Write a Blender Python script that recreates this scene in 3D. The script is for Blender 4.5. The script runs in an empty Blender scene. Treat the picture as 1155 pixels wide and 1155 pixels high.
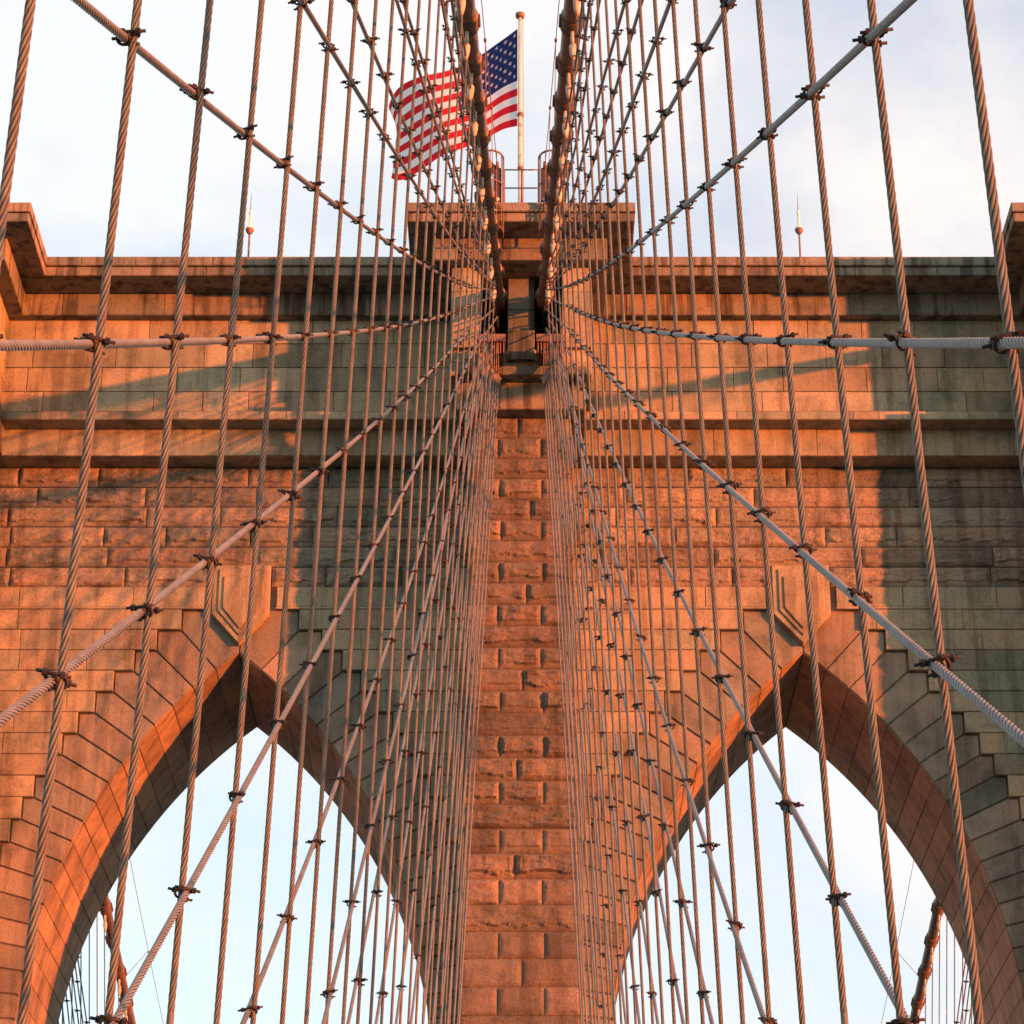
import bpy, math, random
import numpy as np
from mathutils import Vector, Matrix, noise

random.seed(7)
C = bpy.context.scene.collection
SC = bpy.context.scene
TH = math.radians(25.456)          # camera pitch
FPX = 3130.0                       # focal length in photo pixels (photo is 1155 px)
CAMX = 0.105
TAZ = math.radians(58.3)           # sun azimuth from the tower normal, towards +X
SEL = math.radians(1.0)            # sun height

# ------------------------------------------------------------------ camera
cam = bpy.data.cameras.new('camera')
co = bpy.data.objects.new('camera', cam)
C.objects.link(co)
co.location = (CAMX, 0, 0)
co.rotation_euler = (math.pi/2 + TH, 0, 0)
cam.sensor_width = 36
cam.lens = 36*FPX/1155
cam.shift_x = -14.5/1155
cam.clip_start = 0.05
cam.clip_end = 20000
SC.camera = co

# ------------------------------------------------------------------ world
W = bpy.data.worlds.new('World')
SC.world = W
W.use_nodes = True
nt = W.node_tree
nt.nodes.clear()
N = nt.nodes.new
L = nt.links.new
out = N('ShaderNodeOutputWorld')
bg = N('ShaderNodeBackground')
sky = N('ShaderNodeTexSky')
sky.sky_type = 'NISHITA'
sky.sun_disc = False
sky.sun_elevation = math.radians(4.0)
sky.sun_rotation = math.pi - TAZ          # from +Y, clockwise towards +X
sky.altitude = 10
sky.air_density = 1.0
sky.dust_density = 1.5
sky.ozone_density = 1.5
tc = N('ShaderNodeTexCoord')
mp = N('ShaderNodeMapping')
mp.inputs['Scale'].default_value = (2.2, 2.2, 3.4)
mp.inputs['Location'].default_value = (0.35, 0.1, 0.62)
nz = N('ShaderNodeTexNoise')
nz.inputs['Scale'].default_value = 2.6
nz.inputs['Detail'].default_value = 7
nz.inputs['Roughness'].default_value = 0.52
rp = N('ShaderNodeValToRGB')
rp.color_ramp.elements[0].position = 0.38
rp.color_ramp.elements[0].color = (0.45, 0.45, 0.45, 1)
rp.color_ramp.elements[1].position = 0.56
rp.color_ramp.elements[1].color = (0.97, 0.97, 0.97, 1)
gain = N('ShaderNodeMixRGB'); gain.blend_type = 'MULTIPLY'
gain.inputs[0].default_value = 1
gain.inputs[2].default_value = (2.85, 2.75, 2.85, 1)
nz2 = N('ShaderNodeTexNoise')
nz2.inputs['Scale'].default_value = 1.4
nz2.inputs['Detail'].default_value = 3
ccol = N('ShaderNodeMixRGB')
ccol.inputs[1].default_value = (4.0, 4.05, 4.1, 1)
ccol.inputs[2].default_value = (4.35, 4.0, 3.9, 1)
mix = N('ShaderNodeMixRGB')
L(tc.outputs['Generated'], mp.inputs[0])
L(mp.outputs[0], nz.inputs[0])
L(mp.outputs[0], nz2.inputs[0])
rp2 = N('ShaderNodeValToRGB'); rp2.color_ramp.elements[0].position = .42; rp2.color_ramp.elements[1].position = .58
L(nz2.outputs['Fac'], rp2.inputs[0]); L(rp2.outputs[0], ccol.inputs[0])
L(nz.outputs['Fac'], rp.inputs[0])
L(sky.outputs[0], gain.inputs[1])
L(rp.outputs[0], mix.inputs[0])
L(gain.outputs[0], mix.inputs[1])
L(ccol.outputs[0], mix.inputs[2])
L(mix.outputs[0], bg.inputs[0])
bg.inputs[1].default_value = 0.092
L(bg.outputs[0], out.inputs[0])

# ------------------------------------------------------------------ sun
sd = bpy.data.lights.new('sun', 'SUN')
sd.energy = 5.0
sd.angle = math.radians(0.8)
sd.color = (1.0, 0.20, 0.035)
so = bpy.data.objects.new('sun', sd)
C.objects.link(so)
svec = Vector((math.sin(TAZ)*math.cos(SEL), -math.cos(TAZ)*math.cos(SEL), math.sin(SEL)))
so.rotation_euler = svec.to_track_quat('Z', 'Y').to_euler()
so.location = svec*60

SC.view_settings.view_transform = 'Standard'
SC.view_settings.look = 'None'
SC.view_settings.exposure = 1.42
SC.view_settings.gamma = 1.0

# ------------------------------------------------------------------ materials
def newmat(name, rough=0.8, metal=0.0):
    m = bpy.data.materials.new(name)
    m.use_nodes = True
    b = m.node_tree.nodes['Principled BSDF']
    b.inputs['Roughness'].default_value = rough
    b.inputs['Metallic'].default_value = metal
    return m, m.node_tree, b

def ramp(nt, stops):
    r = nt.nodes.new('ShaderNodeValToRGB')
    e = r.color_ramp.elements
    e[0].position, e[0].color = stops[0][0], (*stops[0][1], 1)
    e[1].position, e[1].color = stops[-1][0], (*stops[-1][1], 1)
    for p, c in stops[1:-1]:
        k = e.new(p); k.color = (*c, 1)
    return r

def noisetex(nt, src, scale, detail=4, rough=.55, sc=(1, 1, 1)):
    mp = nt.nodes.new('ShaderNodeMapping')
    mp.inputs['Scale'].default_value = sc
    nt.links.new(src, mp.inputs[0])
    n = nt.nodes.new('ShaderNodeTexNoise')
    n.inputs['Scale'].default_value = scale
    n.inputs['Detail'].default_value = detail
    n.inputs['Roughness'].default_value = rough
    nt.links.new(mp.outputs[0], n.inputs[0])
    return n.outputs['Fac']

def mul(nt, a, b, fac=1.0, mode='MULTIPLY'):
    m = nt.nodes.new('ShaderNodeMixRGB'); m.blend_type = mode
    m.inputs[0].default_value = fac
    nt.links.new(a, m.inputs[1])
    if hasattr(b, 'links'): nt.links.new(b, m.inputs[2])
    else: m.inputs[2].default_value = (*b, 1)
    return m.outputs[0]

def stone(name, cols, streak=0.6, bump=0.5):
    m, nt, b = newmat(name, 0.92)
    tc = nt.nodes.new('ShaderNodeTexCoord').outputs['Object']
    at = nt.nodes.new('ShaderNodeAttribute'); at.attribute_name = 'blk'
    sep = nt.nodes.new('ShaderNodeSeparateColor')
    nt.links.new(at.outputs['Color'], sep.inputs[0])
    cr = ramp(nt, cols)
    nt.links.new(sep.outputs[1], cr.inputs[0])
    # brightness of each block
    tr = ramp(nt, [(0, (.70, .70, .70)), (.25, (.92, .92, .92)), (1, (1.14, 1.14, 1.14))])
    nt.links.new(sep.outputs[0], tr.inputs[0])
    c = mul(nt, cr.outputs[0], tr.outputs[0])
    # mottling
    n1 = noisetex(nt, tc, 0.9, 6, .62)
    r1 = ramp(nt, [(.32, (.56, .60, .60)), (.5, (1, 1, 1)), (.72, (1.22, 1.12, 1.0))])
    nt.links.new(n1, r1.inputs[0]); c = mul(nt, c, r1.outputs[0])
    n2 = noisetex(nt, tc, 22, 10, .78)
    r2 = ramp(nt, [(.36, (.42, .38, .34)), (.5, (1, 1, 1)), (.68, (1.28, 1.26, 1.22))])
    nt.links.new(n2, r2.inputs[0]); c = mul(nt, c, r2.outputs[0], .75)
    # rain streaks running down
    n3 = noisetex(nt, tc, 1.0, 5, .6, (2.6, 2.6, .22))
    r3 = ramp(nt, [(.40, (.28, .26, .23)), (.50, (1, 1, 1)), (.9, (1.1, 1.1, 1.1))])
    nt.links.new(n3, r3.inputs[0]); c = mul(nt, c, r3.outputs[0], streak)
    # lichen / soot blots
    n4 = noisetex(nt, tc, 2.3, 7, .7)
    r4 = ramp(nt, [(.56, (1, 1, 1)), (.66, (.30, .29, .27))])
    nt.links.new(n4, r4.inputs[0]); c = mul(nt, c, r4.outputs[0], .38)
    nt.links.new(c, b.inputs['Base Color'])
    nb = noisetex(nt, tc, 14, 8, .72)
    nc = noisetex(nt, tc, 2.2, 6, .6)
    ad = nt.nodes.new('ShaderNodeMath'); ad.operation = 'MULTIPLY_ADD'
    nt.links.new(nc, ad.inputs[0]); ad.inputs[1].default_value = 1.6
    nt.links.new(nb, ad.inputs[2])
    bp = nt.nodes.new('ShaderNodeBump')
    bp.inputs['Strength'].default_value = bump
    bp.inputs['Distance'].default_value = 0.035
    nt.links.new(ad.outputs[0], bp.inputs['Height'])
    nt.links.new(bp.outputs[0], b.inputs['Normal'])
    return m

M = {}
M['ashlar'] = stone('granite_ashlar', [(0, (0.225, 0.237, 0.168)), (.15, (0.270, 0.254, 0.172)), (.6, (0.306, 0.262, 0.172)), (1, (0.333, 0.271, 0.185))], .45, 0.4)
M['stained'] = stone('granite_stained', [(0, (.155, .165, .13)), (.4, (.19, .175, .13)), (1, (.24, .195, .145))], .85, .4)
M['rough'] = stone('granite_rock_faced', [(0, (0.194, 0.195, 0.149)), (.2, (0.228, 0.205, 0.149)), (.65, (0.257, 0.209, 0.149)), (1, (0.281, 0.219, 0.158))], 0.5, 0.9)
M['shaft'] = stone('granite_shaft', [(0, (.135, .115, .085)), (.5, (.165, .13, .095)), (1, (.195, .15, .11))], .4, .8)
M['ring'] = stone('granite_voussoirs', [(0, (0.179, 0.184, 0.145)), (.4, (0.218, 0.193, 0.145)), (1, (0.252, 0.202, 0.150))], 0.4, 0.5)
M['soffit'] = stone('granite_soffit', [(0, (.22, .16, .105)), (.5, (.27, .19, .12)), (1, (.31, .215, .135))], 0.35, 0.4)
M['mortar'] = stone('mortar', [(0, (.17, .15, .115)), (1, (.21, .18, .14))], 0.3, 0.4)

def paint(name, col, rough=.55, metal=0., var=.35, scale=6, rust=None, bump=.15):
    m, nt, b = newmat(name, rough, metal)
    tc = nt.nodes.new('ShaderNodeTexCoord').outputs['Object']
    n = noisetex(nt, tc, scale, 6, .65)
    lo = tuple(c*(1-var) for c in col); hi = tuple(min(1, c*(1+var)) for c in col)
    r = ramp(nt, [(.3, lo), (.5, col), (.72, hi)])
    nt.links.new(n, r.inputs[0])
    c = r.outputs[0]
    if rust:
        n2 = noisetex(nt, tc, scale*.6, 8, .75)
        mx = nt.nodes.new('ShaderNodeMixRGB')
        r2 = ramp(nt, [(.52, (0, 0, 0)), (.62, (1, 1, 1))])
        nt.links.new(n2, r2.inputs[0]); nt.links.new(r2.outputs[0], mx.inputs[0])
        nt.links.new(c, mx.inputs[1]); mx.inputs[2].default_value = (*rust, 1)
        c = mx.outputs[0]
    if 'rope' in name:      # colour darkens in the grooves between the strands
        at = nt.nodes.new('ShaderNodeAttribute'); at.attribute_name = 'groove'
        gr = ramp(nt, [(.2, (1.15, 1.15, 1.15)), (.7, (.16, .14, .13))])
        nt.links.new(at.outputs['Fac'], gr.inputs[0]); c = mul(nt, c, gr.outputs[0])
    nt.links.new(c, b.inputs['Base Color'])
    if bump:
        bp = nt.nodes.new('ShaderNodeBump'); bp.inputs['Strength'].default_value = bump
        bp.inputs['Distance'].default_value = .01
        nb = noisetex(nt, tc, scale*6, 5, .7)
        nt.links.new(nb, bp.inputs['Height']); nt.links.new(bp.outputs[0], b.inputs['Normal'])
    return m

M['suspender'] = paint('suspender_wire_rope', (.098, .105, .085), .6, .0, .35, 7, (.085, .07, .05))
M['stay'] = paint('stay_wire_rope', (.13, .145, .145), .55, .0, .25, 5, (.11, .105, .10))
M['clamp'] = paint('clamp_iron', (.014, .012, .012), .6, .2, .4, 30, (.026, .017, .014))
M['cable'] = paint('cable_paint', (.13, .088, .058), .5, .0, .3, 3, (.075, .048, .033))
M['band'] = paint('cable_band_paint', (.13, .085, .058), .5, .0, .35, 5, (.07, .042, .03))
M['socket'] = paint('socket_paint', (.50, .42, .31), .5, .0, .25, 12, (.25, .14, .08))
M['iron'] = paint('railing_iron', (.20, .12, .085), .6, .1, .3, 8)
M['dark'] = paint('dark_iron', (.05, .035, .03), .7, .1, .3, 8)
M['pole'] = paint('pole_paint', (.66, .60, .48), .5, .0, .12, 3, (.36, .29, .2))
M['white'] = paint('white_paint', (.78, .76, .72), .4, .0, .08, 6)
M['deck'] = paint('deck_planks', (.20, .15, .11), .85, .0, .3, 3)
M['steel'] = paint('deck_steel', (.22, .17, .13), .7, .1, .3, 2)
M['water'] = paint('river_water', (.05, .07, .08), .12, .0, .2, .02)
def cloth(name, col):
    m, nt, b = newmat(name, .85)
    b.inputs['Base Color'].default_value = (*col, 1)
    tr = nt.nodes.new('ShaderNodeBsdfTranslucent'); tr.inputs[0].default_value = (*col, 1)
    mx = nt.nodes.new('ShaderNodeMixShader'); mx.inputs[0].default_value = .45
    o = nt.nodes['Material Output']
    nt.links.new(b.outputs[0], mx.inputs[1]); nt.links.new(tr.outputs[0], mx.inputs[2])
    nt.links.new(mx.outputs[0], o.inputs[0])
    return m
M['fred'] = cloth('flag_red', (.62, .006, .022))
M['fwhite'] = cloth('flag_white', (.80, .80, .82))
M['fblue'] = cloth('flag_blue', (.006, .02, .12))

# ------------------------------------------------------------------ mesh builder
class MB:
    def __init__(s): s.v = []; s.f = []; s.a = []; s.mi = []; s.sm = []; s.n = 0
    def add(s, vs, fs, att=(.5, .5, 0), mi=0, smooth=False):
        vs = np.asarray(vs, dtype=float); b = s.n
        s.v.append(vs); s.n += len(vs)
        for f in fs:
            s.f.append(tuple(i+b for i in f)); s.a.append(att); s.mi.append(mi); s.sm.append(smooth)
    def build(s, name, mats, parent=None):
        me = bpy.data.meshes.new(name)
        V = np.concatenate(s.v)
        me.vertices.add(len(V)); me.vertices.foreach_set('co', V.ravel())
        tot = np.array([len(f) for f in s.f]); idx = np.fromiter((i for f in s.f for i in f), dtype=np.int32)
        me.loops.add(len(idx)); me.loops.foreach_set('vertex_index', idx)
        me.polygons.add(len(tot))
        st = np.concatenate([[0], np.cumsum(tot)[:-1]])
        me.polygons.foreach_set('loop_start', st); me.polygons.foreach_set('loop_total', tot)
        me.update(calc_edges=True)
        me.polygons.foreach_set('material_index', np.array(s.mi, dtype=np.int32))
        me.polygons.foreach_set('use_smooth', np.array(s.sm, dtype=bool))
        at = me.attributes.new('blk', 'FLOAT_COLOR', 'CORNER')
        A = np.ones((len(idx), 4)); A[:, :3] = np.repeat(np.array(s.a), tot, axis=0)
        at.data.foreach_set('color', A.ravel())
        if not isinstance(mats, (list, tuple)): mats = [mats]
        for m in mats: me.materials.append(m)
        me.validate()
        o = bpy.data.objects.new(name, me); C.objects.link(o)
        if parent: o.parent = parent
        return o
    def box(s, x0, x1, y0, y1, z0, z1, att=(.5, .5, 0), mi=0):
        vs = [(x, y, z) for z in (z0, z1) for y in (y0, y1) for x in (x0, x1)]
        s.add(vs, [(0, 2, 3, 1), (4, 5, 7, 6), (0, 1, 5, 4), (2, 6, 7, 3), (0, 4, 6, 2), (1, 3, 7, 5)], att, mi)
    def tube(s, pts, r, n=8, mi=0, smooth=True, caps=True, att=(.5, .5, 0)):
        pts = [Vector(p) for p in pts]
        rs = r if isinstance(r, (list, tuple)) else [r]*len(pts)
        rings = []; up = None
        for i, p in enumerate(pts):
            t = (pts[min(i+1, len(pts)-1)] - pts[max(i-1, 0)]).normalized()
            if up is None:
                up = Vector((0, 0, 1)) if abs(t.z) < .9 else Vector((1, 0, 0))
            a = t.cross(up)
            if a.length < 1e-6: a = t.orthogonal()
            a.normalize(); b = t.cross(a).normalized(); up = -b if b.dot(up) < 0 else b
            if up.dot(b) < 0: b = -b
            for k in range(n):
                w = 2*math.pi*k/n
                rings.append(p + a*(rs[i]*math.cos(w)) + b*(rs[i]*math.sin(w)))
        fs = []
        for i in range(len(pts)-1):
            for k in range(n):
                k2 = (k+1) % n
                fs.append((i*n+k, i*n+k2, (i+1)*n+k2, (i+1)*n+k))
        if caps:
            fs.append(tuple(range(n-1, -1, -1))); fs.append(tuple((len(pts)-1)*n+k for k in range(n)))
        s.add([tuple(v) for v in rings], fs, att, mi, smooth)

def empty(name, loc=(0, 0, 0), parent=None):
    o = bpy.data.objects.new(name, None); C.objects.link(o); o.location = loc
    o.empty_display_size = .3
    if parent: o.parent = parent
    return o
def tag(o, label=None, cat=None, group=None, kind=None):
    if label: o['label'] = label
    if cat: o['category'] = cat
    if group: o['group'] = group
    if kind: o['kind'] = kind
    return o

# ------------------------------------------------------------------ setting
m = MB()
S = 9000
m.add([(-S, -S, -45), (S, -S, -45), (S, S, -45), (-S, S, -45)], [(0, 1, 2, 3)])
tag(m.build('river', M['water']), kind='structure')
m = MB()
for k in range(0, 560):
    y = -22 + k*.3
    if y > 64: break
    m.box(-2.6, 2.6, y, y+.285, -1.80, -1.72, (random.random(), .5, 0))
tag(m.build('promenade_deck', M['deck']), kind='structure')
m = MB()
for s_ in (-1, 1):
    m.box(min(s_*2.7, s_*15.9), max(s_*2.7, s_*15.9), -30, 66, -7.4, -7.0)
    m.box(min(s_*3.0, s_*12.5), max(s_*3.0, s_*12.5), 66, 170, -7.4, -7.0)
    m.box(s_*2.7-.12, s_*2.7+.12, -30, 66, -2.3, -1.86)
    for k in range(-10, 30):
        m.box(s_*2.7-.1, s_*2.7+.1, k*2.29-.1, k*2.29+.1, -7.0, -2.3)
tag(m.build('roadway_deck', M['steel']), kind='structure')

# ------------------------------------------------------------------ stonework
F = 70.78          # face of the lower wall
BK = F + 5.8       # back of it
PS = 67.70         # face of the buttress shafts
def nz3(x, y, z): return noise.noise(Vector((x, y, z)))

def panel(mb, O, U, V_, Nn, w, h, rough=0.0, j=.006, ch=.014, dep=.022, att=None, mi=0, res=None, seed=None):
    """one dressed stone: origin corner O, width along U, height along V, outward normal Nn"""
    O, U, V_, Nn = (np.array(q, float) for q in (O, U, V_, Nn))
    if att is None: att = (random.random(), random.random(), rough)
    O = O + Nn*random.uniform(-.006, .006)
    P = lambda a, b, c: O + U*a + V_*b + Nn*c
    if rough <= 0:
        a0, a1, b0, b1 = j, w-j, j, h-j
        vs = [P(a0, b0, -dep), P(a1, b0, -dep), P(a1, b1, -dep), P(a0, b1, -dep),
              P(a0+ch, b0+ch, 0), P(a1-ch, b0+ch, 0), P(a1-ch, b1-ch, 0), P(a0+ch, b1-ch, 0)]
        mb.add(vs, [(4, 5, 6, 7), (0, 1, 5, 4), (1, 2, 6, 5), (2, 3, 7, 6), (3, 0, 4, 7)], att, mi)
        return
    j = max(j, .012); dep = max(dep, .04)
    nx = max(6, int(w/.06)) if res is None else max(3, int(w/res)); ny = max(5, int(h/.05)) if res is None else max(3, int(h/res))
    sd_ = random.random()*100 if seed is None else seed
    a0, a1, b0, b1 = j, w-j, j, h-j
    vs = []
    tilt = random.uniform(-.5, .5); tz = random.uniform(-.2, .9)
    for iy in range(ny+1):
        for ix in range(nx+1):
            a = a0+(a1-a0)*ix/nx; b = b0+(b1-b0)*iy/ny
            ex = min(ix, nx-ix)/nx*w; ey = min(iy, ny-iy)/ny*h
            e = min(1, min(ex/.10, ey/.09))
            e = e*e*(3-2*e)
            n1 = nz3(a*1.1+sd_, b*2.0, sd_)*.5 + nz3(a*2.6+sd_, b*6.5, 3+sd_)*.42 + abs(nz3(a*1.8, b*6+sd_, 7))*.55 + nz3(a*9, b*17+sd_, 2)*.22
            k = .45 + .55*n1*1.6 + .25*tilt*(a/w-.5) - .45*tz*(b/h-.5)
            # conchoidal break near the bottom of some faces
            br = .10+.10*nz3(a*2.2+sd_*3, 2.2, 5)
            if tz > .0 and b < br+.06: k *= .12
            c = -dep*(1-e) + rough*e*max(0, k)
            if ix in (0, nx) or iy in (0, ny): c = -dep
            vs.append(P(a+(0.012*nz3(a*8, b*8, sd_) if e > 0.3 else 0), b+(0.03*nz3(a*5, b*7, 9+sd_) if e > .3 else 0), c))
    fs = []
    for iy in range(ny):
        for ix in range(nx):
            q = iy*(nx+1)+ix
            fs.append((q, q+1, q+nx+2, q+nx+1))
    mb.add(vs, fs, att, mi, False)

def row(mb, x0, x1, z0, h, y, lmin=1.2, lmax=2.4, rough=0, off=None, att=None, axis='x', sign=-1, breaks=None, roughf=None, mi=0):
    """a course of stones on a wall facing -Y (axis x) or facing sign*X (axis y, x0..x1 are y values, y is the x value)"""
    if breaks is None:
        xs = [x0]; x = x0 + (random.uniform(.3, 1)*lmin if off is None else off)
        while x < x1-.45*lmin:
            if x > xs[-1]+.2: xs.append(x)
            x += random.uniform(lmin, lmax)
        xs.append(x1)
    else: xs = breaks
    for a, b in zip(xs[:-1], xs[1:]):
        r_ = rough if roughf is None else roughf()
        if axis == 'x':
            panel(mb, (a, y, z0), (1, 0, 0), (0, 0, 1), (0, -1, 0), b-a, h, r_, att=att, mi=mi)
        else:
            if sign > 0: panel(mb, (y, a, z0), (0, 1, 0), (0, 0, 1), (1, 0, 0), b-a, h, r_, att=att, mi=mi)
            else: panel(mb, (y, b, z0), (0, -1, 0), (0, 0, 1), (-1, 0, 0), b-a, h, r_, att=att, mi=mi)

def hz(z): return .62 if z > 26 else .62+.13*min(1, (26-z)/8)

tower = empty('stone_tower', (0, F, -7))
tag(tower, 'brown granite bridge tower with two tall pointed arches', 'tower')
tower.location = (0, 0, 0)

# --- arch profile
AX, AC, Z0, AR = 7.79, 8.77, 18.3, 14.17
def arc(t):                      # t = angle at the centre of the right-hand arc (local x >= 0)
    return (-AC+AR*math.cos(t), Z0+AR*math.sin(t))
TAP = math.acos(AC/AR)           # angle of the apex
def halfw(z):                    # half opening at height z
    if z <= Z0: return AR-AC
    return max(0, -AC+math.sqrt(max(0, AR*AR-(z-Z0)**2)))
# --- core solid with two arch openings (front, back, mortar colour)
core = MB()
YF = F+.14
def strip(y, flip):
    # faces of the wall around the openings, as quads between the arch curve and verticals
    zs = [-45, -7, Z0] + [Z0+AR*math.sin(TAP*i/28) for i in range(1, 29)]
    segs = []
    for cx in (-AX, AX):
        for s_ in (-1, 1):
            xe = cx+s_*AX if (cx+s_*AX)*1 != 0 else 0.0
            xe = 0.0 if abs(cx+s_*AX) < 1e-6 else s_*18.6
            for a, b in zip(zs[:-1], zs[1:]):
                q = [(cx+s_*halfw(a), y, a), (xe, y, a), (xe, y, b), (cx+s_*halfw(b), y, b)]
                if (s_ < 0) != flip: q = q[::-1]
                core.add(q, [(0, 1, 2, 3)], (.4, .4, 0))
    zt = zs[-1]
    q = [(-18.6, y, zt), (18.6, y, zt), (18.6, y, 36.0), (-18.6, y, 36.0)]
    if flip: q = q[::-1]
    core.add(q, [(0, 1, 2, 3)], (.4, .4, 0))
strip(YF, False); strip(BK, True)
for s_ in (-1, 1):
    q = [(s_*18.6, YF, -45), (s_*18.6, BK, -45), (s_*18.6, BK, 36), (s_*18.6, YF, 36)]
    core.add(q if s_ > 0 else q[::-1], [(0, 1, 2, 3)], (.4, .4, 0))
# upper block (above the string course) carried up to the roof
core.box(-18.2, 18.2, 70.33, BK, 36.0, 40.6, (.4, .4, 0))
core.build('wall_core', M['mortar'], tower)

# --- wall stones
Zr0, Zr1 = 31.38, 35.11
BAND0 = 30.70
wall = MB()
INX, OUX = 1.36, 15.1            # the buttress shafts cover |x| < INX and > OUX
# rock-faced courses
nc = 6; hh = (Zr1-Zr0)/nc
for s_ in (-1, 1):
    rw = MB()
    for k in range(nc):
        x0, x1 = (INX, OUX) if s_ > 0 else (-OUX, -INX)
        z = Zr0+k*hh
        segs = [(x0, x1)]
        if k == 0:      # keystone heads rise into the lowest rock-faced course
            c_ = s_*AX; segs = [(x0, c_-.82), (c_+.82, x1)]
        for a, b in segs:
            row(rw, a, b, z, hh, F, 1.7, 4.4, roughf=lambda: random.choice([.05, .08, .10, .13, .09]))
    rw.build('rock_faced_wall', M['rough'], tower)
# smooth band below them with its lip
for s_ in (-1, 1):
    x0, x1 = (INX, OUX) if s_ > 0 else (-OUX, -INX)
    c_ = s_*AX
    for a, b in ((x0, c_-.98), (c_+.98, x1)):
        row(wall, a, b, BAND0+.06, Zr0-BAND0-.06, F-.02, 2.2, 3.6)
        wall.box(a, b, F-.05, F+.2, BAND0, BAND0+.058, (.35, .6, 0))
# ashlar courses and the stepped outline of the arch rings
RO = AR+1.55
zc_ = [BAND0-.004]
while zc_[-1] > Z0+.6: zc_.append(zc_[-1]-hz(zc_[-1])*.985)
zq = zc_[::-1]                   # ascending course lines
def outer(z):
    return -AC+math.sqrt(max(.01, RO*RO-(z-Z0)**2))
low = [zq[0]]
while low[-1] > 8: low.append(low[-1]-.75)
rings = {}
for s_ in (-1, 1):
    rings[s_] = MB()
qs = [(outer(z), z) for z in zq]
for i in range(len(zq)-1):
    z, zt = zq[i], zq[i+1]
    xo = qs[i][0]
    for s_ in (-1, 1):
        c_ = s_*AX
        inner_end = INX; outer_end = OUX
        # block towards the centre pier and towards the outer pier
        for d in (-1, 1):
            xa = c_+d*xo
            if d*s_ < 0:      # towards the centre
                lo, hi = sorted((xa, s_*INX))
                if (xa-s_*INX)*s_ < .15: continue
            else:
                lo, hi = sorted((xa, s_*OUX))
                if (s_*OUX-xa)*s_ < .15: continue
            n_ = int((hi-lo)/2.1)
            row(wall, lo, hi, z, zt-z, F-.035, 1.3, 3.2); wall.box(lo+.01, hi-.01, F-.008, F+.16, z+.008, zt-.008, (.4, .4, 0))
for i in range(len(low)-1):
    zt, z = low[i], low[i+1]
    for s_ in (-1, 1):
        c_ = s_*AX
        for d in (-1, 1):
            xa = c_+d*(RO-AC)
            lim = s_*INX if d*s_ < 0 else s_*OUX
            lo, hi = sorted((xa, lim))
            if (hi-lo) < .2 or (d*s_ < 0 and (xa-lim)*s_ < .15): continue
            row(wall, lo, hi, z, zt-z, F-.035, 1.3, 3.2); wall.box(lo+.01, hi-.01, F-.008, F+.16, z+.008, zt-.008, (.4, .4, 0))

def poly_stone(mb, pts, y, ch=.03, dep=.05, j=.012, att=None):
    """flat stone with an arbitrary convex-ish outline in the XZ plane, facing -Y"""
    n = len(pts); c = np.mean(np.array(pts), axis=0)
    A = sum(pts[i][0]*pts[(i+1) % n][1]-pts[(i+1) % n][0]*pts[i][1] for i in range(n))
    if A < 0: pts = pts[::-1]
    def inset(d):
        o = []
        for i in range(n):
            p0, p1, p2 = (np.array(pts[(i+k) % n]) for k in (-1, 0, 1))
            e1 = (p1-p0)/max(1e-6, np.linalg.norm(p1-p0)); e2 = (p2-p1)/max(1e-6, np.linalg.norm(p2-p1))
            n1 = np.array((-e1[1], e1[0])); n2 = np.array((-e2[1], e2[0]))
            b = n1+n2; b /= max(.35, 1+n1.dot(n2))
            o.append(p1+b*d)
        return o
    a, b = inset(j), inset(j+ch)
    vs = [(p[0], y+dep, p[1]) for p in a]+[(p[0], y, p[1]) for p in b]
    if att is None: att = (random.random(), random.random(), 0)
    fs = [tuple(range(n, 2*n))]+[(i, (i+1) % n, n+(i+1) % n, n+i) for i in range(n)]
    mb.add(vs, fs, att)

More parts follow.
